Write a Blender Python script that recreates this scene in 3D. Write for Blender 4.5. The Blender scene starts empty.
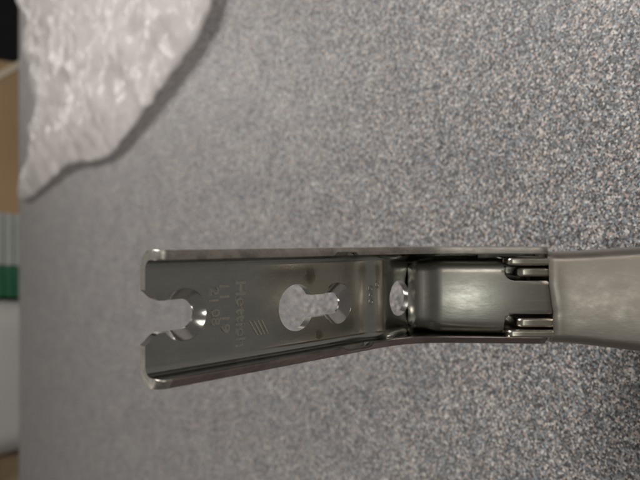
import bpy, bmesh, math, random
from mathutils import Vector, Matrix, noise
from mathutils.geometry import delaunay_2d_cdt

MM = 0.001
sc = bpy.context.scene
col = sc.collection

# ------------------------------------------------------------------ camera
TH = math.radians(35.4)                       # pitch below the horizontal
CAM = Vector((0, 0, 0.132))
FWD = Vector((0, math.cos(TH), -math.sin(TH)))
UPV = Vector((0, math.sin(TH), math.cos(TH)))
XR = Vector((1, 0, 0))
cam_d = bpy.data.cameras.new('camera')
cam = bpy.data.objects.new('camera', cam_d)
col.objects.link(cam)
mc = Matrix((-UPV, XR, -FWD)).transposed().to_4x4()   # phone held upright, picture stored on its side
mc.translation = CAM
cam.matrix_world = mc
cam_d.sensor_width = 36
cam_d.lens = 600 / 640 * 36
cam_d.clip_start = 0.005
cam_d.clip_end = 50
cam_d.dof.use_dof = True
cam_d.dof.focus_distance = 0.1045
cam_d.dof.aperture_fstop = 25.0
cam_d.dof.aperture_blades = 0
sc.camera = cam

# ------------------------------------------------------------------ light
w = bpy.data.worlds.new('World')
sc.world = w
w.use_nodes = True
bg = w.node_tree.nodes['Background']
bg.inputs[0].default_value = (1.0, 0.96, 0.91, 1)
bg.inputs[1].default_value = 0.10


def area(name, loc, target, size, size_y, power, color):
    d = bpy.data.lights.new(name, 'AREA')
    d.shape = 'RECTANGLE'
    d.size, d.size_y, d.energy, d.color = size, size_y, power, color
    o = bpy.data.objects.new(name, d)
    col.objects.link(o)
    o.location = loc
    o.rotation_euler = (Vector(target) - Vector(loc)).to_track_quat('-Z', 'Y').to_euler()
    return o


area('added_key_lamp', (0.40, 0.30, 0.50), (0.02, 0.22, 0), 0.28, 0.28, 4.1, (1.0, 0.985, 0.965))  # unseen close lamp, added to give the desk its brightness gradient
area('unseen_lamp', (-0.20, -1.55, 1.50), (0, 0.1, 0), 0.22, 0.22, 2.3, (0.97, 1.0, 0.94))  # ceiling lamp behind the viewer, mirrored as the glint on the link
area('unseen_lamp', (0.75, -1.30, 1.05), (0, 0.1, 0), 0.30, 0.60, 2.6, (1.0, 0.95, 0.88))  # unseen, added to brighten the upper rim and the link's shoulder
area('unseen_lamp', (-0.9, 1.5, 1.3), (0, 0.5, 0), 0.3, 1.0, 3.0, (1.0, 0.955, 0.90))  # unseen, added for metal highlights and the far left of the desk
area('unseen_lamp', (0.55, 1.75, 0.80), (0.15, 0.5, 0), 0.22, 0.45, 2.6, (1.0, 0.95, 0.90))  # unseen, added to raise highlights on the plastic bag
sc.view_settings.view_transform = 'Standard'
sc.view_settings.look = 'None'
sc.view_settings.exposure = 0.0
sc.view_settings.gamma = 1.0


# ------------------------------------------------------------------ helpers
def tag(o, label=None, cat=None, group=None, kind=None):
    if label: o['label'] = label
    if cat: o['category'] = cat
    if group: o['group'] = group
    if kind: o['kind'] = kind
    return o


def mesh_obj(name, verts, faces, mat, parent=None, smooth=35, second=None, sec_faces=()):
    me = bpy.data.meshes.new(name)
    me.from_pydata([tuple(v) for v in verts], [], faces)
    if sec_faces:
        for i, k_ in sec_faces: me.polygons[i].material_index = k_
    me.validate()
    bm = bmesh.new()
    bm.from_mesh(me)
    bmesh.ops.remove_doubles(bm, verts=bm.verts, dist=1e-6)
    bmesh.ops.recalc_face_normals(bm, faces=bm.faces)
    bm.to_mesh(me)
    bm.free()
    me.materials.append(mat)
    for m_ in (second or ()): me.materials.append(m_)
    if smooth:
        me.polygons.foreach_set('use_smooth', [True] * len(me.polygons))
        me.set_sharp_from_angle(angle=math.radians(smooth))
    o = bpy.data.objects.new(name, me)
    col.objects.link(o)
    if parent: o.parent = parent
    return o


def box_vf(x0, x1, y0, y1, z0, z1):
    v = [(x, y, z) for x in (x0, x1) for y in (y0, y1) for z in (z0, z1)]
    f = [(0, 1, 3, 2), (4, 6, 7, 5), (0, 4, 5, 1), (2, 3, 7, 6), (0, 2, 6, 4), (1, 5, 7, 3)]
    return v, f


def box(name, x0, x1, y0, y1, z0, z1, mat, parent=None, bevel=0.0, seg=3):
    v, f = box_vf(x0, x1, y0, y1, z0, z1)
    o = mesh_obj(name, v, f, mat, parent, smooth=35)
    if bevel:
        m = o.modifiers.new('bevel', 'BEVEL')
        m.width, m.segments = bevel, seg
    return o


def new_mat(name):
    m = bpy.data.materials.new(name)
    m.use_nodes = True
    nt = m.node_tree
    return m, nt, nt.nodes['Principled BSDF']


def node(nt, kind, **kw):
    n = nt.nodes.new(kind)
    for k, v in kw.items():
        if k.startswith('i_'):
            n.inputs[k[2:].replace('_', ' ')].default_value = v
        else:
            setattr(n, k, v)
    return n


def ramp(nt, pts, interp='LINEAR'):
    n = nt.nodes.new('ShaderNodeValToRGB')
    n.color_ramp.interpolation = interp
    e = n.color_ramp.elements
    while len(e) < len(pts): e.new(0.5)
    for el, (p, c) in zip(e, pts):
        el.position = p
        el.color = (*c, 1) if len(c) == 3 else c
    return n


def L(nt, a, b): nt.links.new(a, b)


# ------------------------------------------------------------------ materials
def mat_laminate():
    m, nt, b = new_mat('speckled_laminate')
    tc = node(nt, 'ShaderNodeTexCoord')
    # warp so that flecks are irregular
    nz = node(nt, 'ShaderNodeTexNoise', i_Scale=1500.0, i_Detail=2.0)
    L(nt, tc.outputs['Object'], nz.inputs['Vector'])
    mixv = node(nt, 'ShaderNodeMix', data_type='VECTOR')
    sub = node(nt, 'ShaderNodeVectorMath', operation='SUBTRACT')
    sub.inputs[1].default_value = (0.5, 0.5, 0.5)
    L(nt, nz.outputs['Color'], sub.inputs[0])
    scl = node(nt, 'ShaderNodeVectorMath', operation='SCALE')
    scl.inputs['Scale'].default_value = 0.0007
    L(nt, sub.outputs[0], scl.inputs[0])
    add = node(nt, 'ShaderNodeVectorMath', operation='ADD')
    L(nt, tc.outputs['Object'], add.inputs[0])
    L(nt, scl.outputs[0], add.inputs[1])
    vor = node(nt, 'ShaderNodeTexVoronoi', feature='F1', i_Scale=2150.0)
    L(nt, add.outputs[0], vor.inputs['Vector'])
    sep = node(nt, 'ShaderNodeSeparateColor')
    L(nt, vor.outputs['Color'], sep.inputs[0])
    r = ramp(nt, [(0.0, (0.018, 0.017, 0.018)), (0.18, (0.075, 0.072, 0.073)), (0.34, (0.14, 0.165, 0.19)),
                  (0.50, (0.23, 0.21, 0.20)), (0.63, (0.29, 0.34, 0.37)), (0.76, (0.50, 0.41, 0.36)),
                  (0.90, (0.74, 0.70, 0.66))], 'CONSTANT')
    L(nt, sep.outputs[0], r.inputs[0])
    vor2 = node(nt, 'ShaderNodeTexVoronoi', feature='F1', i_Scale=3800.0)
    L(nt, add.outputs[0], vor2.inputs['Vector'])
    sep2 = node(nt, 'ShaderNodeSeparateColor')
    L(nt, vor2.outputs['Color'], sep2.inputs[0])
    r2 = ramp(nt, [(0.0, (0.03, 0.026, 0.025)), (0.25, (0.15, 0.14, 0.135)), (0.6, (0.27, 0.25, 0.23)),
                   (0.85, (0.5, 0.45, 0.41))], 'CONSTANT')
    L(nt, sep2.outputs[1], r2.inputs[0])
    mx = node(nt, 'ShaderNodeMix', data_type='RGBA')
    mx.inputs[0].default_value = 0.24
    L(nt, r.outputs[0], mx.inputs[6])
    L(nt, r2.outputs[0], mx.inputs[7])
    # soft cloudy drift of the fleck density
    n3 = node(nt, 'ShaderNodeTexNoise', i_Scale=60.0, i_Detail=3.0)
    L(nt, tc.outputs['Object'], n3.inputs['Vector'])
    r3 = ramp(nt, [(0.3, (0.88, 0.88, 0.90)), (0.7, (1.10, 1.07, 1.04))])
    L(nt, n3.outputs[0], r3.inputs[0])
    mul = node(nt, 'ShaderNodeMix', data_type='RGBA', blend_type='MULTIPLY')
    mul.inputs[0].default_value = 1
    L(nt, mx.outputs[2], mul.inputs[6])
    L(nt, r3.outputs[0], mul.inputs[7])
    L(nt, mul.outputs[2], b.inputs['Base Color'])
    rg = ramp(nt, [(0.0, (0.62,) * 3), (1.0, (0.34,) * 3)])
    L(nt, sep.outputs[1], rg.inputs[0])
    L(nt, rg.outputs[0], b.inputs['Roughness'])
    b.inputs['Specular IOR Level'].default_value = 0.5
    bp = node(nt, 'ShaderNodeBump', i_Strength=0.35, i_Distance=0.0002)
    L(nt, sep2.outputs[0], bp.inputs['Height'])
    L(nt, bp.outputs[0], b.inputs['Normal'])
    return m


def mat_steel(name, base, rough, grime=0.5, stretch=(1, 1, 1), scratch=0.2):
    m, nt, b = new_mat(name)
    tc = node(nt, 'ShaderNodeTexCoord')
    mp = node(nt, 'ShaderNodeMapping')
    mp.inputs['Scale'].default_value = stretch
    L(nt, tc.outputs['Object'], mp.inputs[0])
    n1 = node(nt, 'ShaderNodeTexNoise', i_Scale=260.0, i_Detail=6.0, i_Roughness=0.65)
    L(nt, mp.outputs[0], n1.inputs['Vector'])
    r1 = ramp(nt, [(0.28, tuple(c * (1 - 0.42 * grime) for c in base)), (0.55, base),
                   (0.8, tuple(min(1, c * 1.12) for c in base))])
    L(nt, n1.outputs[0], r1.inputs[0])
    # small brown grease freckles
    n2 = node(nt, 'ShaderNodeTexNoise', i_Scale=900.0, i_Detail=2.0)
    L(nt, mp.outputs[0], n2.inputs['Vector'])
    r2 = ramp(nt, [(0.64, (0, 0, 0)), (0.72, (1, 1, 1))])
    L(nt, n2.outputs[0], r2.inputs[0])
    mx = node(nt, 'ShaderNodeMix', data_type='RGBA')
    mf = node(nt, 'ShaderNodeMath', operation='MULTIPLY')
    mf.inputs[1].default_value = 0.35 * grime
    L(nt, r2.outputs[0], mf.inputs[0])
    L(nt, mf.outputs[0], mx.inputs[0])
    L(nt, r1.outputs[0], mx.inputs[6])
    mx.inputs[7].default_value = (base[0] * 0.45, base[1] * 0.38, base[2] * 0.3, 1)
    mp3 = node(nt, 'ShaderNodeMapping')
    mp3.inputs['Scale'].default_value = (0.02, 1, 1)
    mp3.inputs['Rotation'].default_value = (0, 0.1, -0.22)
    L(nt, tc.outputs['Object'], mp3.inputs[0])
    n5 = node(nt, 'ShaderNodeTexNoise', i_Scale=2800.0, i_Detail=1.0)
    L(nt, mp3.outputs[0], n5.inputs['Vector'])
    r5 = ramp(nt, [(0.66, (0, 0, 0)), (0.70, (scratch,) * 3)])
    L(nt, n5.outputs[0], r5.inputs[0])
    mxs = node(nt, 'ShaderNodeMix', data_type='RGBA')
    L(nt, r5.outputs[0], mxs.inputs[0])
    L(nt, mx.outputs[2], mxs.inputs[6])
    mxs.inputs[7].default_value = (min(1, base[0] * 1.5), min(1, base[1] * 1.5), min(1, base[2] * 1.5), 1)
    L(nt, mxs.outputs[2], b.inputs['Base Color'])
    b.inputs['Metallic'].default_value = 1.0
    mp2 = node(nt, 'ShaderNodeMapping')
    mp2.inputs['Scale'].default_value = (0.06, 1, 1)
    mp2.inputs['Rotation'].default_value = (0, 0, 0.04)
    L(nt, tc.outputs['Object'], mp2.inputs[0])
    n4 = node(nt, 'ShaderNodeTexNoise', i_Scale=2600.0, i_Detail=3.0)
    L(nt, mp2.outputs[0], n4.inputs['Vector'])
    rr = ramp(nt, [(0.3, (rough * 1.15,) * 3), (0.7, (rough * 0.9,) * 3)])
    L(nt, n1.outputs[0], rr.inputs[0])
    L(nt, rr.outputs[0], b.inputs['Roughness'])
    n3 = node(nt, 'ShaderNodeTexNoise', i_Scale=1400.0, i_Detail=3.0)
    L(nt, mp.outputs[0], n3.inputs['Vector'])
    hs = node(nt, 'ShaderNodeMath', operation='ADD')
    L(nt, n3.outputs[0], hs.inputs[0])
    L(nt, n4.outputs[0], hs.inputs[1])
    bp = node(nt, 'ShaderNodeBump', i_Strength=0.06, i_Distance=0.0001)
    L(nt, hs.outputs[0], bp.inputs['Height'])
    L(nt, bp.outputs[0], b.inputs['Normal'])
    return m


def mat_plain(name, color, rough=0.6, var=0.12, scale=20):
    m, nt, b = new_mat(name)
    tc = node(nt, 'ShaderNodeTexCoord')
    n1 = node(nt, 'ShaderNodeTexNoise', i_Scale=float(scale), i_Detail=4.0)
    L(nt, tc.outputs['Object'], n1.inputs['Vector'])
    r1 = ramp(nt, [(0.3, tuple(c * (1 - var) for c in color)), (0.7, tuple(min(1, c * (1 + var)) for c in color))])
    L(nt, n1.outputs[0], r1.inputs[0])
    L(nt, r1.outputs[0], b.inputs['Base Color'])
    b.inputs['Roughness'].default_value = rough
    return m


def mat_film():
    m, nt, b = new_mat('clear_plastic_film')
    tc = node(nt, 'ShaderNodeTexCoord')
    v = node(nt, 'ShaderNodeTexVoronoi', feature='F1', i_Scale=130.0)
    L(nt, tc.outputs['Object'], v.inputs['Vector'])
    n1 = node(nt, 'ShaderNodeTexNoise', i_Scale=90.0, i_Detail=4.0)
    L(nt, tc.outputs['Object'], n1.inputs['Vector'])
    ad = node(nt, 'ShaderNodeMath', operation='ADD')
    L(nt, v.outputs['Distance'], ad.inputs[0])
    L(nt, n1.outputs[0], ad.inputs[1])
    bp = node(nt, 'ShaderNodeBump', i_Strength=0.45, i_Distance=0.0014)
    L(nt, ad.outputs[0], bp.inputs['Height'])
    L(nt, bp.outputs[0], b.inputs['Normal'])
    b.inputs['Base Color'].default_value = (0.80, 0.75, 0.725, 1)
    b.inputs['Roughness'].default_value = 0.24
    tr = node(nt, 'ShaderNodeBsdfTranslucent')
    tr.inputs[0].default_value = (0.84, 0.80, 0.78, 1)
    tp = node(nt, 'ShaderNodeBsdfTransparent')
    m1 = node(nt, 'ShaderNodeMixShader')
    m1.inputs[0].default_value = 0.3
    L(nt, b.outputs[0], m1.inputs[1])
    L(nt, tr.outputs[0], m1.inputs[2])
    m2 = node(nt, 'ShaderNodeMixShader')
    m2.inputs[0].default_value = 0.42
    L(nt, m1.outputs[0], m2.inputs[1])
    L(nt, tp.outputs[0], m2.inputs[2])
    L(nt, m2.outputs[0], nt.nodes['Material Output'].inputs[0])
    return m


LAM = mat_laminate()
STEEL = mat_steel('nickel_plated_steel', (0.405, 0.41, 0.385), 0.16, 0.25, (1, 2, 1))
STEEL_LINK = mat_steel('link_steel', (0.50, 0.485, 0.43), 0.31, 0.40, (1, 2, 1))
STEEL_SATIN = mat_steel('satin_nickel_steel', (0.39, 0.35, 0.305), 0.37, 0.03, (1, 1.3, 1), 0.12)
STEEL_BRIGHT = mat_steel('bright_cut_steel', (0.66, 0.64, 0.60), 0.15, 0.35)
SHEARED = mat_steel('sheared_steel_edge', (0.62, 0.58, 0.52), 0.40, 1.0, (0.6, 2, 2))
SHEARED_BROWN = mat_steel('dark_reflection_edge', (0.36, 0.295, 0.27), 0.34, 0.8, (0.6, 2, 2))  # lower rim's dark reflection, put into a darker, browner colour
STEEL_WORN = mat_steel('worn_link_steel', (0.62, 0.57, 0.48), 0.30, 0.9, (1, 4, 1))
STAMP = mat_steel('stamped_bright_steel', (0.92, 0.86, 0.74), 0.55, 0.1)
STAMP_DULL = mat_steel('stamped_dull_steel', (0.66, 0.64, 0.57), 0.52, 0.1)
GREASE = mat_plain('brown_grease', (0.20, 0.15, 0.085), 0.3, 0.5, 900)
_nt = GREASE.node_tree
_a = node(_nt, 'ShaderNodeAttribute', attribute_name='film')
_t = node(_nt, 'ShaderNodeBsdfTransparent')
_m = node(_nt, 'ShaderNodeMixShader')
L(_nt, _a.outputs['Fac'], _m.inputs[0])
L(_nt, _t.outputs[0], _m.inputs[1])
L(_nt, _nt.nodes['Principled BSDF'].outputs[0], _m.inputs[2])
L(_nt, _m.outputs[0], _nt.nodes['Material Output'].inputs[0])
FILM = mat_film()

# ------------------------------------------------------------------ the desk
DY0, DY1 = -0.22, 0.858
desk = box('desk_top', -0.75, 0.75, DY0, DY1, -0.03, 0.0, LAM, None, 0.002)
tag(desk, 'grey speckled laminate desk top under the hinge', 'desk', kind='structure')

# ------------------------------------------------------------------ the hinge
# local frame of the hinge: x runs along the front half of the arm, y across it, z out of its open side
CUP_WORLD = Vector((-10.8, 37.0, 0.0))
ORG = CAM / MM + FWD * 117 + XR * (-10.8)
AX = Matrix((-UPV, XR, -FWD)).transposed()           # columns = local axes in world
hinge = bpy.data.objects.new('cabinet_hinge', None)
col.objects.link(hinge)
hinge.location = CUP_WORLD * MM
hinge.rotation_euler = AX.to_euler()
OFF = AX.transposed() @ (CUP_WORLD - ORG)
tag(hinge, 'nickel plated steel concealed cabinet hinge with open channel arm standing on the desk', 'hinge')


def H(x, y, z): return ((Vector((x, y, z)) - OFF) * MM)[:]


def sstep(a, b, x):
    t = min(1, max(0, (x - a) / (b - a)))
    return t * t * (3 - 2 * t)


def trace(x0, z0, fn, length, ds=0.1):
    pts = [(x0, z0)]
    n = int(length / ds)
    for i in range(n):
        a = math.radians(fn((i + 0.5) * ds))
        x0 += math.cos(a) * ds
        z0 -= math.sin(a) * ds
        pts.append((x0, z0))
    return pts, ds


TILT = 44.0
def base_ang(s): return TILT * (1 - sstep(59.0, 66.0, s)) - 14 * math.exp(-((s - 47.0) / 3.2) ** 2) + 9 * math.exp(-((s - 53.0) / 3.5) ** 2)
def rim_ang(s): return TILT * (1 - sstep(44.0, 64.0, s)) - 3.5 * sstep(52, 62, s)
BPTS, BDS = trace(-24.2, 34.0, base_ang, 82)
ca, sa = math.cos(math.radians(TILT)), math.sin(math.radians(TILT))
WH = 4.2
RPTS, RDS = trace(-24.2 + sa * WH, 34.0 + ca * WH, rim_ang, 82)


def pick(pts, ds, s):
    u = min(max(s / ds, 0), len(pts) - 1.001)
    i = int(u)
    f = u - i
    return (pts[i][0] * (1 - f) + pts[i + 1][0] * f, pts[i][1] * (1 - f) + pts[i + 1][1] * f)


def bpt(s): return pick(BPTS, BDS, s)
def rpt(s): return pick(RPTS, RDS, s if s < 46 else 46 + (s - 46) * (35.0 / 36.0))


HW, TK, RI = 9.5, 1.45, 1.4
VB = HW - TK - RI
SEND = 82.0
SS = [0, .15, .35, .6, .9, 1.3, 1.8] + [2.6 + i * 0.8 for i in range(98)]
SS = [s for s in SS if s < SEND - 2.2] + [SEND - 2.0, SEND - 1.4, SEND - 0.9, SEND - .5, SEND - .2, SEND]


def section(s, sg, rng):
    b, r = bpt(s), rpt(s)
    ex, ez = r[0] - b[0], r[1] - b[1]
    hh = math.hypot(ex, ez)
    ex, ez = ex / hh, ez / hh
    R0 = 1.7
    if s < R0: hh = hh - R0 + math.sqrt(max(0, R0 * R0 - (R0 - s) ** 2))
    R1 = 2.0
    if s > SEND - R1: hh = hh - R1 + math.sqrt(max(0, R1 * R1 - (s - SEND + R1) ** 2))
    tk = TK
    c = 0.22
    # worn, uneven rim
    c += 0.05 * noise.noise((s * 0.9, sg * 7, 0))
    # coined shallow recess on the inner edge of the rim
    rec = 0.55 * (sstep(36.0, 36.4, s) - sstep(42.6, 43.0, s)) if sg < 0 else 0.5 * (sstep(33.0, 33.4, s) - sstep(39.0, 39.4, s))
    jig = 0.05 * noise.noise((s * 0.55, sg * 3, 4))
    P = []
    for k in range(7):
        a = math.pi / 2 * k / 6
        P.append((HW - tk - RI + RI * math.sin(a), RI - RI * math.cos(a)))
    yi = HW - tk
    P.append((yi, max(RI + .02, hh - 1.6)))
    P.append((yi + rec, max(RI + .04, hh - 1.5 if rec > .01 else hh - 1.2)))
    P.append((yi + rec, hh - c + jig))
    P.append((yi + rec + c * .3, hh - c * .3 + jig))
    P.append((yi + rec + c, hh + jig))
    ln = (0.2 if sg > 0 else 0.75) * (1 if hh > RI + 0.8 else 0)                # sheared edge leans outwards
    P.append((HW - c, hh + jig - ln))
    P.append((HW - c * .3, hh - c * .3 + jig - ln))
    P.append((HW, hh - c + jig - ln))
    ro = RI + tk
    for k in range(7):
        a = math.pi / 2 * (1 - k / 6)
        P.append((HW - ro + ro * math.sin(a), RI - ro * math.cos(a)))
    return [H(b[0] + ex * h, sg * y, b[1] + ez * h) for y, h in P]


V, F, RIMF = [], [], []
for sg in (1, -1):
    rows = []
    for s in SS:
        i0 = len(V)
        V += section(s, sg, None)
        rows.append(range(i0, len(V)))
    n = len(rows[0])
    for a, b in zip(rows, rows[1:]):
        for k in range(n - 1):
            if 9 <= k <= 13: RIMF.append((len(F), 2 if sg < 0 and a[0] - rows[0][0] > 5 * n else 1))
            F.append((a[k], a[k + 1], b[k + 1], b[k]))
    RIMF.append((len(F), 1))
    F.append(tuple(rows[0]))
    F.append(tuple(rows[-1]))
# arm side walls are welded to the base in one mesh below

def arc(cx, cy, r, a0, a1, n):
    return [(cx + r * math.cos(a0 + (a1 - a0) * i / n), cy + r * math.sin(a0 + (a1 - a0) * i / n)) for i in range(n + 1)]


R = math.radians
# open screw notch at the free end: top line (with countersink) and bottom line run point for point
NC, NR, NCS = 6.2, 2.2, 3.85
NY = -0.05
a_cs = math.acos(max(-1, -3.1 / NCS))
top_notch = [(0.0, NY + 3.9), (0.55, NY + 3.42), (1.25, NY + 2.75), (2.1, NY + 2.27)]
bot_notch = list(top_notch)
a0 = math.pi - math.asin(2.25 / NCS)
top_notch += arc(NC, NY, NCS, a0, -a0, 40)
bot_notch += [(p[0], p[1]) for p in (
    [(2.9 + (NC - 2.9) * i / 10, NY + 2.2) for i in range(10)] + arc(NC, NY, NR, math.pi / 2, -math.pi / 2, 20) +
    [(NC - (NC - 2.9) * (i + 1) / 10, NY - 2.2) for i in range(10)])]
top_notch += [(2.1, NY - 2.27), (1.25, NY - 2.75), (0.55, NY - 3.42), (0.0, NY - 3.9)]
bot_notch += [(2.1, NY - 2.27), (1.25, NY - 2.75), (0.55, NY - 3.42), (0.0, NY - 3.9)]
assert len(top_notch) == len(bot_notch)
# keyhole: big round hole, slot, countersunk seat
KX, KY, KR, SH = 28.1, -0.75, 4.0, 1.95
EX, ECS = 38.0, 3.8
ak = math.asin(SH / KR)
ae = math.pi - math.asin(SH / ECS)
big = arc(KX, KY, KR, ak, 2 * math.pi - ak, 44)          # starts upper right, runs round the left
sl_lo = [(KX + KR * math.cos(ak) + (EX - ECS * math.cos(math.pi - ae) - KX - KR * math.cos(ak)) * i / 4, KY - SH) for i in range(1, 4)]
sl_hi = [(p[0], KY + SH) for p in reversed(sl_lo)]
top_key = big + sl_lo + arc(EX, KY, ECS, -ae, ae, 40) + sl_hi
ex0 = EX - ECS * math.cos(math.pi - ae)
bot_end = [(ex0 + (EX - .3 - ex0) * i / 10, KY - SH) for i in range(10)] + arc(EX - .3, KY, SH, -math.pi / 2, math.pi / 2, 20) + \
          [(EX - .3 - (EX - .3 - ex0) * (i + 1) / 10, KY + SH) for i in range(10)]
bot_key = arc(KX, KY, KR, ak, 2 * math.pi - ak, 44) + sl_lo + bot_end + sl_hi
assert len(top_key) == len(bot_key)
HX, HY, HR = 55.3, -0.9, 3.55
top_rnd = arc(HX, HY, HR, 0, 2 * math.pi, 48)[:-1]
bot_rnd = arc(HX, HY, HR - 0.12, 0, 2 * math.pi, 48)[:-1]


def plate(notch, key, rnd):
    """flat strip of the arm's base in (s, y), with its openings"""
    outer = list(notch)                                   # from +y at s=0 to -y at s=0
    outer += [(s, -VB) for s in SS]
    outer += [(SEND, -VB + 2 * VB * i / 10) for i in range(1, 10)]
    outer += [(s, VB) for s in reversed(SS)]
    pts = [Vector(p) for p in outer]
    loops = [list(range(len(pts)))]
    for h in (key, rnd):
        i0 = len(pts)
        pts += [Vector(p) for p in h]
        loops.append(list(range(i0, len(pts))))
    edges = []
    for lp in loops:
        edges += [(lp[i], lp[(i + 1) % len(lp)]) for i in range(len(lp))]
    nb = len(pts)

    def inside(x, y, poly):
        c = False
        for i in range(len(poly)):
            x1, y1 = poly[i - 1]
            x2, y2 = poly[i]
            if (y1 > y) != (y2 > y) and x < (x2 - x1) * (y - y1) / (y2 - y1) + x1: c = not c
        return c
    for s in SS[3:-3]:
        for j in range(1, 11):
            y = -VB + 2 * VB * j / 11
            if inside(s, y, outer) and not inside(s, y, key) and not inside(s, y, rnd):
                if min((s - q[0]) ** 2 + (y - q[1]) ** 2 for q in pts[:nb]) > 0.12:
                    pts.append(Vector((s, y)))
    r = delaunay_2d_cdt(pts, edges, [], 0, 1e-5)
    vs, fs = r[0], r[2]
    keep = []
    for f in fs:
        cx = sum(vs[i][0] for i in f) / len(f)
        cy = sum(vs[i][1] for i in f) / len(f)
        if inside(cx, cy, outer) and not inside(cx, cy, key) and not inside(cx, cy, rnd): keep.append(tuple(f))
    return vs, keep


def bmap(s, y, h):
    b, r = bpt(s), rpt(s)
    ex, ez = r[0] - b[0], r[1] - b[1]
    l = math.hypot(ex, ez)
    return H(b[0] + ex / l * h, y, b[1] + ez / l * h)


for lps, h in (((top_notch, top_key, top_rnd), 0.0), ((bot_notch, bot_key, bot_rnd), -TK)):
    vs, fs = plate(*lps)
    i0 = len(V)
    V += [bmap(p[0], p[1], h) for p in vs]
    F += [tuple(i0 + k for k in f) for f in fs]
i0 = len(V)                                               # far end of the base, hidden in the joint
V += [bmap(SEND, -VB + 2 * VB * k / 10, h) for h in (0, -TK) for k in range(11)]
F += [(i0 + k, i0 + k + 1, i0 + 12 + k, i0 + 11 + k) for k in range(10)]
# plain cut edge between notch and side walls
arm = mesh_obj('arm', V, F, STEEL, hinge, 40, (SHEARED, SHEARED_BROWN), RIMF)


def rim_strip(name, top, bot, closed, mid=None):
    v = [bmap(p[0], p[1], 0.0) for p in top] + [bmap(p[0], p[1], -TK) for p in bot]
    n = len(top)
    rng = range(n if closed else n - 1)
    f = [(i, (i + 1) % n, n + (i + 1) % n, n + i) for i in rng]
    return mesh_obj(name, v, f, STEEL_BRIGHT, arm, 30)


def hole_rim(name, top, bot, closed):
    # countersunk rings keep a short straight land below the cone
    v, f = [], []
    n = len(top)
    for frac, h in ((0, 0.02), (0.06, -0.10), (1.0, -TK * 0.72), (1.0, -TK)):
        v += [bmap(t[0] * (1 - frac) + b[0] * frac, t[1] * (1 - frac) + b[1] * frac, h) for t, b in zip(top, bot)]
    for r in range(3):
        for i in range(n if closed else n - 1):
            j = (i + 1) % n
            f.append((r * n + i, r * n + j, (r + 1) * n + j, (r + 1) * n + i))
    return mesh_obj(name, v, f, STEEL_BRIGHT, arm, 50)


hole_rim('screw_notch', top_notch, bot_notch, False)
hole_rim('keyhole', top_key, bot_key, True)
hole_rim('round_hole', top_rnd, bot_rnd, True)
# the cut edge left and right of the notch
for sg in (1, -1):
    ys = [VB, NY + 3.9] if sg > 0 else [-VB, NY - 3.9]
    v = [bmap(0, y, h) for h in (0, -TK) for y in ys]
    mesh_obj('end_edge', v, [(0, 1, 3, 2)], SHEARED, arm, 0)


# stamped lettering -------------------------------------------------
def stamped(name, body, s0, y0, cap, width, mat, height=0.16, rise=0.012):
    cu = bpy.data.curves.new('lettering', 'FONT')
    cu.body = body
    cu.size = 1.0
    cu.resolution_u = 3
    cu.offset = 0.012
    to = bpy.data.objects.new('lettering', cu)
    col.objects.link(to)
    dg = bpy.context.evaluated_depsgraph_get()
    me = bpy.data.meshes.new_from_object(to.evaluated_get(dg))
    vs = [tuple(v.co) for v in me.vertices]
    fs = [tuple(p.vertices) for p in me.polygons]
    bpy.data.objects.remove(to)
    xs = [v[0] for v in vs]
    x0, x1 = min(xs), max(xs)
    sy = cap / 0.72
    v2 = []
    for hh in (rise + height, 0.0):
        v2 += [bmap(s0 + v[1] * sy, y0 - (v[0] - x0) / (x1 - x0) * width, hh) for v in vs]
    n = len(vs)
    f2 = list(fs)
    ec = {}
    for f in fs:
        for i in range(len(f)):
            e = (f[i], f[(i + 1) % len(f)])
            ec[tuple(sorted(e))] = ec.get(tuple(sorted(e)), 0) + 1
    f2 += [(a, b, n + b, n + a) for (a, b), c in ec.items() if c == 1]
    return mesh_obj(name, v2, f2, mat, arm, 0)


stamped('stamped_lettering', 'Hettich', 15.5, 4.3, 1.75, 10.2, STAMP_DULL)
stamped('stamped_lettering', '11', 12.5, 3.9, 1.55, 2.0, STAMP_DULL)
stamped('stamped_lettering', '19', 12.6, -1.0, 1.55, 2.5, STAMP_DULL)
stamped('stamped_lettering', '21', 10.6, 3.6, 1.5, 2.1, STAMP_DULL)
stamped('stamped_lettering', '08', 10.8, 0.35, 1.5, 2.5, STAMP_DULL)
v, f = [], []
for k in range(4):                                        # emblem of four slanted strokes
    sA, sB = 17.9 + k * 0.80, 19.5 + k * 0.72
    yA, yB = -2.1, -4.5
    i0 = len(v)
    for hh in (0.16, 0):
        v += [bmap(sA, yA, hh), bmap(sA + .17, yA, hh), bmap(sB + .17, yB, hh), bmap(sB, yB, hh)]
    f += [(i0, i0 + 1, i0 + 2, i0 + 3), (i0, i0 + 1, i0 + 5, i0 + 4), (i0 + 1, i0 + 2, i0 + 6, i0 + 5),
          (i0 + 2, i0 + 3, i0 + 7, i0 + 6), (i0 + 3, i0, i0 + 4, i0 + 7)]
mesh_obj('stamped_emblem', v, f, STAMP, arm, 0)
# worn, unreadable stamp by the bend: raised rings
v, f = [], []
for (cs, cy, r) in ((46.6, 1.5, .42), (46.7, -1.0, .42), (46.65, 0.2, .30), (48.2, 2.1, .38)):
    i0 = len(v)
    n, q = 16, 6
    for i in range(n):
        a = 2 * math.pi * i / n
        for j in range(q):
            b = 2 * math.pi * j / q
            rr = r + 0.12 * math.cos(b)
            v.append(bmap(cs + rr * math.cos(a), cy + rr * 1.15 * math.sin(a), 0.10 * math.sin(b)))
    for i in range(n):
        for j in range(q):
            f.append((i0 + i * q + j, i0 + ((i + 1) % n) * q + j, i0 + ((i + 1) % n) * q + (j + 1) % q, i0 + i * q + (j + 1) % q))
mesh_obj('worn_stamp', v, f, STEEL, arm, 60)


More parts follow.
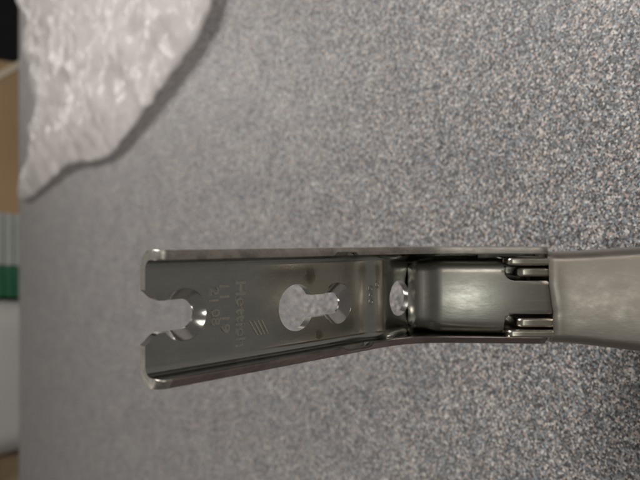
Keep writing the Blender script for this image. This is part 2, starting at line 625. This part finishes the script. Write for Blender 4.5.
# grease smudges on the base
def smudge(cs, cy, rs, ry, seed):
    v, f = [bmap(cs, cy, 0.03)], []
    n = 22
    for ring, hh in ((0.6, .03), (1.0, .006)):
        for i in range(n):
            a = 2 * math.pi * i / n
            k = ring * (1 + 0.8 * noise.noise((math.cos(a) * 1.3, math.sin(a) * 1.3, seed)))
            v.append(bmap(cs + rs * k * math.cos(a), cy + ry * k * math.sin(a), hh))
    for i in range(n):
        j = (i + 1) % n
        f += [(0, 1 + i, 1 + j), (1 + i, 1 + n + i, 1 + n + j, 1 + j)]
    ob = mesh_obj('grease_smudge', v, f, GREASE, arm, 60)
    at = ob.data.attributes.new('film', 'FLOAT', 'POINT')      # thickness of the grease film
    c0 = Vector(bmap(cs, cy, 0.03))
    for i, vt in enumerate(ob.data.vertices):
        at.data[i].value = 0.7 * max(0.0, 1 - ((vt.co - c0).length / (max(rs, ry) * MM)) ** 1.5)
    return ob


smudge(31.3, 4.5, 1.5, 1.5, 1.0)
smudge(33.4, -6.0, 1.1, 0.9, 5.0)


# front link ---------------------------------------------------------
def cdt_sheet(outer, nx, ny, x0, x1, q0, q1, fmap):
    pts = [Vector(p) for p in outer]
    n = len(pts)
    edges = [(i, (i + 1) % n) for i in range(n)]

    def inside(x, y):
        c = False
        for i in range(n):
            a, b = outer[i - 1]
            d, e = outer[i]
            if (b > y) != (e > y) and x < (d - a) * (y - b) / (e - b) + a: c = not c
        return c
    for i in range(1, nx):
        for j in range(1, ny):
            x, y = x0 + (x1 - x0) * i / nx, q0 + (q1 - q0) * j / ny
            if inside(x, y) and min((x - q[0]) ** 2 + (y - q[1]) ** 2 for q in pts[:n]) > 0.03:
                pts.append(Vector((x, y)))
    r = delaunay_2d_cdt(pts, edges, [], 0, 1e-5)
    fs = [tuple(f) for f in r[2] if inside(sum(r[0][i][0] for i in f) / len(f), sum(r[0][i][1] for i in f) / len(f))]
    return [fmap(p[0], p[1]) for p in r[0]], fs


LY = -0.45                                                # side play of the link in the arm
LZ0 = 18.0
def link_z(x):
    z = -4.2 - 0.5 * (1 - sstep(21.6, 23.8, x)) + 0.30 * (x - 18) - 0.0058 * (x - 18) ** 2
    return z - 0.9 * (1 - sstep(17.6, 20.5, x)) ** 2


def fold(q, hw, rad):
    """sheet folded down at both sides: distance across q -> (y, drop)"""
    a = abs(q)
    flat = hw - rad
    arcl = rad * math.pi / 2
    if a <= flat: y, d = a, 0.0
    elif a <= flat + arcl:
        t = (a - flat) / rad
        y, d = flat + rad * math.sin(t), rad - rad * math.cos(t)
    else: y, d = hw, rad + a - flat - arcl
    return math.copysign(y, q), d


LHW, LRAD = 7.55, 2.6
def link_map(x, q):
    y, d = fold(q, LHW - 0.55 * (1 - sstep(20, 25, x)), LRAD)
    return H(x, y + LY, link_z(x) - d - y * y / 90.0)


QM = 12.0
SX = 36.2
q_out = 8.7
o = [(LZ0 + 1.6, -QM), (LZ0 + 0.9, -9.0), (LZ0 + .5, -7.5)]
o += [(LZ0 + 1.2 - 1.2 * math.sin(a), -5.6 + 1.2 - 1.2 * math.cos(a) - 1.0) for a in [R(t) for t in (10, 30, 50, 70, 90)]]
o += [(LZ0, -3), (LZ0 - .05, 0), (LZ0, 3)]
o += [(LZ0 + 1.2 - 1.2 * math.sin(a), 5.6 - 1.2 + 1.2 * math.cos(a) + 1.0) for a in [R(t) for t in (90, 70, 50, 30, 10)]]
o += [(LZ0 + .5, 7.5), (LZ0 + 0.9, 9.0), (LZ0 + 1.6, QM)]
o += [(50.0, QM), (50.0, q_out)]
ins = 3.25
o += [(SX + 1.6, q_out)] + [(SX + 1.6 - 1.6 * math.sin(R(t)), q_out - 1.6 + 1.6 * math.cos(R(t))) for t in (30, 60, 90)]
o += [(SX + 1.9 - 1.9 * math.cos(R(t)), ins + 1.9 - 1.9 * math.sin(R(t))) for t in (0, 22, 45, 68, 90)]
o += [(50.0, ins), (50.0, -ins)]
o += [(SX + 1.9 - 1.9 * math.cos(R(t)), -ins - 1.9 + 1.9 * math.sin(R(t))) for t in (90, 68, 45, 22, 0)]
o += [(SX + 1.6 - 1.6 * math.sin(R(t)), -q_out + 1.6 - 1.6 * math.cos(R(t))) for t in (90, 60, 30)] + [(SX + 1.6, -q_out)]
o += [(50.0, -q_out), (50.0, -QM)]
lv, lf = cdt_sheet(o, 44, 40, LZ0, 50.0, -QM, QM, link_map)
link = mesh_obj('link_cover', lv, lf, STEEL_LINK, hinge, 40)
sm = link.modifiers.new('thickness', 'SOLIDIFY')
sm.thickness = 1.1 * MM
sm.offset = -1
bv = link.modifiers.new('soft_edge', 'BEVEL')
bv.width, bv.segments, bv.limit_method, bv.angle_limit = 0.22 * MM, 2, 'ANGLE', R(50)


def bar(name, x0, x1, yc, th, ztop, zbot, mat, round_r, seed, parent):
    """flat punched link plate standing on edge, front end rounded"""
    prof = [(x1, zbot), (x1, ztop(x1))]
    n = 10
    for i in range(n + 1):
        x = x1 + (x0 + round_r - x1) * i / n
        prof.append((x, ztop(x)))
    for t in (30, 60, 90):
        a = R(t)
        prof.append((x0 + round_r - round_r * math.sin(a), ztop(x0) - round_r + round_r * math.cos(a)))
    prof.append((x0 + 0.3, zbot))
    prof = prof[1:] + prof[:1]
    v, f = [], []
    m = len(prof)
    for y in (yc - th / 2, yc + th / 2):
        v += [H(x, y, z + 0.03 * noise.noise((x * 1.7, seed, z))) for x, z in prof]
    f = [tuple(range(m)), tuple(range(m, 2 * m))] + [(i, (i + 1) % m, m + (i + 1) % m, m + i) for i in range(m)]
    ob = mesh_obj(name, v, f, mat, parent, 40)
    b = ob.modifiers.new('soft_edge', 'BEVEL')
    b.width, b.segments, b.limit_method, b.angle_limit = 0.45 * MM, 3, 'ANGLE', R(40)
    return ob


for sg in (1, -1):
    bar('link_plate', 38.6, 58, LY + sg * 4.95, 1.8, lambda x: -0.3 + 0.02 * (x - 38), -9, STEEL_WORN, 1.4, 3 + sg, hinge)
    bar('pivot_rail', 36.6, 58, LY + sg * 7.05, 1.55, lambda x: 0.35 + 0.04 * (x - 38), -9, STEEL_WORN, 1.0, 9 + sg, hinge)


# floor of the joint, in shade below the slots
v, f = box_vf(33.0, 56.0, -7.9, 7.9, -9.6, -8.4)
mesh_obj('inner_floor', [H(*p) for p in v], f, STEEL, hinge, 30)
v, f = box_vf(43.5, 58.0, -8.1, 8.1, -8.4, -7.2)
mesh_obj('inner_floor', [H(*p) for p in v], f, STEEL, hinge, 30)

# cup arm (the smooth sleeve) ----------------------------------------
def slv_z(x):
    lip = 0.3 * (1 - sstep(44.2, 45.8, x)) ** 2
    return 1.1 + 6.4 * sstep(42, 72, x) - lip - 11.0 * sstep(66, 84, x)
def slv_map(u, q):
    y, d = fold(q, 8.85 + 1.15 * sstep(46, 66, u), 1.6)
    qc = max(-9.0, min(9.0, q))
    x = u + 0.9 * (0.5 - 0.5 * math.tanh(q / 3.0)) * (1 - sstep(45, 51, u)) + (1 - sstep(44.3, 48, u)) * (0.16 * noise.noise((qc * .55, 3, 1)) - 0.05 * math.cos(qc * 0.35))
    return H(x, y - 0.45, slv_z(u) - d - y * y / 150.0 + 0.02 * noise.noise((u * .35, q * .3, 8)))


v, f = [], []
us = [44.3, 44.6, 45.0, 45.5, 46.1, 46.8, 47.5, 48.2, 49] + [50 + i for i in range(32)]
qs = [-15 + 30 * i / 60 for i in range(61)]
for u in us:
    v += [slv_map(u, q) for q in qs]
nq = len(qs)
for i in range(len(us) - 1):
    for j in range(nq - 1):
        f.append((i * nq + j, i * nq + j + 1, (i + 1) * nq + j + 1, (i + 1) * nq + j))
slv = mesh_obj('cup_arm', v, f, STEEL_SATIN, hinge, 60)
sm = slv.modifiers.new('thickness', 'SOLIDIFY')
sm.thickness = 1.2 * MM
sm.offset = -1
bv = slv.modifiers.new('soft_edge', 'BEVEL')
bv.width, bv.segments, bv.limit_method, bv.angle_limit = 0.4 * MM, 3, 'ANGLE', R(50)


# hinge cup resting on the desk, below the picture -------------------
def W2H(p): return ((AX.transposed() @ (Vector(p) - CUP_WORLD)) * MM)[:]
prof = [(0, 0.05), (14.5, 0.05), (16.4, 0.5), (17.2, 1.8), (17.4, 10.2), (18.4, 10.4), (18.4, 11.4), (16.9, 11.4), (16.2, 10.6), (16.0, 2.2), (15, 1.3), (0, 1.2)]
v, f = [], []
n = 48
for i in range(n):
    a = 2 * math.pi * i / n
    v += [W2H((CUP_WORLD.x + r * math.cos(a), CUP_WORLD.y + r * math.sin(a), z)) for r, z in prof]
m = len(prof)
for i in range(n):
    for j in range(m - 1):
        f.append((i * m + j, ((i + 1) % n) * m + j, ((i + 1) % n) * m + j + 1, i * m + j + 1))
mesh_obj('hinge_cup', v, f, STEEL_SATIN, hinge, 40)

# ------------------------------------------------------------------ crumpled plastic bag
OUTL = [(0.122, 0.279), (0.111, 0.291), (0.100, 0.320), (0.090, 0.354), (0.077, 0.400), (0.064, 0.458), (0.065, 0.512),
        (0.069, 0.585), (0.062, 0.660), (0.054, 0.745), (0.050, 0.815), (0.060, 0.862), (0.086, 0.820), (0.108, 0.765),
        (0.138, 0.745), (0.176, 0.755), (0.216, 0.775), (0.255, 0.800), (0.287, 0.830), (0.320, 0.860), (0.390, 0.830),
        (0.360, 0.600), (0.227, 0.371), (0.151, 0.277)]
BC = Vector((0.19, 0.55))


def refine(poly, k):
    out = []
    n = len(poly)
    for i in range(n):                                   # Catmull-Rom so that the film's edge flows
        p0, p1, p2, p3 = (Vector(poly[(i + d) % n]) for d in (-1, 0, 1, 2))
        for j in range(k):
            t = j / k
            out.append(0.5 * ((2 * p1) + (p2 - p0) * t + (2 * p0 - 5 * p1 + 4 * p2 - p3) * t * t + (3 * p1 - p0 - 3 * p2 + p3) * t ** 3))
    return out


def build_bag():
    rnd = random.Random(11)
    ol = [p * 0.955 for p in refine(OUTL, 6)]
    ol = [p + Vector((noise.noise((p.x * 90, p.y * 90, 2)), noise.noise((p.x * 90, p.y * 90, 7)))) * 0.0012 for p in ol]
    n = len(ol)
    pts = [Vector(p) for p in ol]
    edges = [(i, (i + 1) % n) for i in range(n)]

    def inside(x, y):
        c = False
        for i in range(n):
            a, b = ol[i - 1]
            d, e = ol[i]
            if (b > y) != (e > y) and x < (d - a) * (y - b) / (e - b) + a: c = not c
        return c

    def edge_d(x, y):
        best = 9
        p = Vector((x, y))
        for i in range(n):
            a, b = ol[i - 1], ol[i]
            ab = b - a
            t = max(0, min(1, (p - a).dot(ab) / max(1e-12, ab.length_squared)))
            best = min(best, (a + ab * t - p).length)
        return best
    st = 0.0036
    x0, x1 = min(p.x for p in ol), max(p.x for p in ol)
    y0, y1 = min(p.y for p in ol), max(p.y for p in ol)
    j = 0
    y = y0
    while y < y1:
        x = x0 + (st / 2 if j % 2 else 0)
        while x < x1:
            q = Vector((x + rnd.uniform(-.0012, .0012), y + rnd.uniform(-.0012, .0012)))
            if inside(q.x, q.y) and edge_d(q.x, q.y) > 0.0022: pts.append(q)
            x += st
        y += st * 0.87
        j += 1
    r = delaunay_2d_cdt(pts, edges, [], 0, 1e-7)
    vs = r[0]
    fs = [tuple(f) for f in r[2] if inside(sum(vs[i][0] for i in f) / len(f), sum(vs[i][1] for i in f) / len(f))]
    folds = [(rnd.uniform(0, math.pi), rnd.choice((rnd.uniform(60, 130), rnd.uniform(150, 380))), rnd.uniform(0, 6)) for _ in range(12)]

    def height(x, y):
        e = edge_d(x, y)
        wx = x + 0.012 * noise.noise((x * 22, y * 22, 3))
        wy = y + 0.012 * noise.noise((x * 22, y * 22, 9))
        h = 0.0
        for a, fr, ph in folds:                          # sharp creases running every way
            u = (wx * math.cos(a) + wy * math.sin(a)) * fr + ph
            h += abs((u / math.pi) % 2 - 1) * (0.36 if fr < 140 else 0.62) / fr
        h += 0.002 * abs(noise.noise((x * 45, y * 45, 5))) + 0.0006 * abs(noise.noise((x * 120, y * 120, 5)))
        # long pleats drawn together towards the corner
        h += 0.0012 * abs(math.sin((wx * 1.0 - wy * 0.35) * 95)) * (0.4 + noise.noise((x * 12, y * 12, 1)))
        # the film stands off the desk on its creases, its free edge lifted
        return 0.0036 + 0.0012 * noise.noise((x * 14, y * 14, 6)) + 0.7 * (h - 0.0058) * (0.35 + 0.65 * min(1, e / 0.03))
    top = [(p[0], p[1], max(0.0009, height(p[0], p[1]))) for p in vs]
    bot = []
    for p, t_ in zip(vs, top):
        k = sstep(0.0, 0.06, edge_d(p[0], p[1]))
        bot.append((p[0], p[1], (t_[2] - 0.0008) * (1 - k) + 0.0002 * k))
    m = len(vs)
    f2 = fs + [tuple(m + i for i in reversed(f)) for f in fs] + [(i, (i + 1) % n, m + (i + 1) % n, m + i) for i in range(n)]
    o = mesh_obj('plastic_bag', top + bot, f2, FILM, None, 180)
    tag(o, 'crumpled clear plastic bag lying on the far end of the desk', 'bag')
    return o


build_bag()

# ------------------------------------------------------------------ what stands behind the desk
SHELF = mat_plain('grey_melamine', (0.30, 0.29, 0.28), 0.5)
CARD = mat_plain('kraft_cardboard', (0.46, 0.30, 0.16), 0.75, 0.08, 8)
CARD_EDGE = mat_plain('pale_cardboard_edge', (0.72, 0.60, 0.45), 0.7, 0.05)
BLACK = mat_plain('black_plastic', (0.014, 0.013, 0.014), 0.4)
GREYP = mat_plain('grey_print', (0.10, 0.10, 0.12), 0.5)
WHITE = mat_plain('white_plastic', (0.62, 0.59, 0.555), 0.35, 0.03)
PAPER = mat_plain('white_paper', (0.45, 0.46, 0.43), 0.8, 0.06)
GREEN = mat_plain('green_cover', (0.03, 0.15, 0.07), 0.45)
RED = mat_plain('red_card', (0.42, 0.06, 0.05), 0.6)
TAN = mat_plain('tan_card', (0.55, 0.40, 0.24), 0.7)
ZS = -0.20
cred = box('side_cabinet', -0.95, 0.95, 0.93, 1.55, -0.74, ZS, SHELF, None, 0.003)
tag(cred, 'low grey side cabinet behind the desk carrying boxes', 'cabinet', kind='structure')


def thing(name, label, cat, loc):
    e = bpy.data.objects.new(name, None)
    col.objects.link(e)
    e.location = loc
    return tag(e, label, cat)


# cardboard box with a pale, slanting open flap
t = thing('cardboard_box', 'brown cardboard box with a pale slanting flap edge behind the desk', 'box', (0.165, 1.10, ZS))
box('side_panel', -0.125, 0.115, -0.05, -0.046, 0, 0.26, CARD, t, 0.0008)
box('side_panel', -0.125, 0.115, 0.136, 0.14, 0, 0.26, CARD, t, 0.0008)
box('end_panel', -0.125, -0.121, -0.046, 0.136, 0, 0.26, CARD, t, 0.0008)
box('end_panel', 0.111, 0.115, -0.046, 0.136, 0, 0.26, CARD, t, 0.0008)
box('bottom_panel', -0.121, 0.111, -0.046, 0.136, 0, 0.004, CARD, t, 0.0008)
fl = box('flap', -0.011, 0.0, -0.052, 0.136, -0.10, 0.14, CARD_EDGE, t, 0.001)
fl.location = (0.104, 0, 0.19)
fl.rotation_euler = (0, R(-38), 0)
# black monitor with a small grey mark on its bezel
t = thing('monitor', 'black monitor standing beside the cardboard box behind the desk', 'monitor', (0.47, 1.22, ZS))
box('screen_case', -0.20, 0.20, -0.02, 0.02, 0.05, 0.36, BLACK, t, 0.006)
box('screen', -0.185, 0.185, -0.0225, -0.0203, 0.075, 0.345, mat_plain('dark_glass', (0.01, 0.01, 0.012), 0.12), t)
box('badge', -0.045, -0.015, -0.0250, -0.0228, 0.132, 0.142, GREYP, t, 0.001)
box('stand_neck', -0.03, 0.03, 0.0, 0.018, 0.008, 0.05, BLACK, t, 0.002)
box('stand_foot', -0.11, 0.11, -0.07, 0.09, 0, 0.008, BLACK, t, 0.003)
# pile of pads whose end is bound in green
t = thing('stack_of_pads', 'stack of white paper pads bound in green between box and bin', 'paper stack', (-0.025, 1.02, ZS))
for k in range(16):
    z0 = k * 0.0140
    dx = 0.003 * noise.noise((k * 1.7, 2, 3))
    box('pad', -0.014 + dx, 0.066 + dx, 0, 0.15, z0, z0 + 0.0128, PAPER, t, 0.0012, 2)
    box('binding', -0.062 + dx, -0.0143 + dx, -0.001, 0.151, z0, z0 + 0.0130, GREEN, t, 0.0012, 2)
# white rounded bin
t = thing('white_bin', 'white rounded plastic bin behind the desk beside the green bound pads', 'bin', (-0.210, 1.10, ZS))
v, f = [], []


def rrect(hx, hy, r, z, n=8):
    p = []
    for cx, cy, a0 in ((hx - r, hy - r, 0), (-hx + r, hy - r, 90), (-hx + r, -hy + r, 180), (hx - r, -hy + r, 270)):
        for i in range(n + 1):
            a = R(a0 + 90 * i / n)
            p.append((cx + r * math.cos(a), cy + r * math.sin(a), z))
    return p


rings = [rrect(.092, .085, .03, 0), rrect(.097, .09, .034, .004), rrect(.123, .105, .045, .235), rrect(.128, .111, .048, .238),
         rrect(.128, .111, .048, .25), rrect(.120, .102, .043, .25), rrect(.095, .086, .034, .008), rrect(.05, .05, .03, .006)]
for r_ in rings: v += r_
k = len(rings[0])
for a in range(len(rings) - 1):
    f += [(a * k + i, a * k + (i + 1) % k, (a + 1) * k + (i + 1) % k, (a + 1) * k + i) for i in range(k)]
f += [tuple(range(k)), tuple(range((len(rings) - 1) * k, len(rings) * k))]
mesh_obj('bin_body', v, f, WHITE, t, 40)
# tan and red carton
t = thing('small_carton', 'tan carton with a red lid edge beside the white bin', 'carton', (-0.42, 1.08, ZS))
box('carton_body', -0.075, 0.072, 0, 0.12, 0, 0.197, TAN, t, 0.001)
box('lid', -0.077, 0.074, -0.002, 0.122, 0.1972, 0.225, RED, t, 0.001)
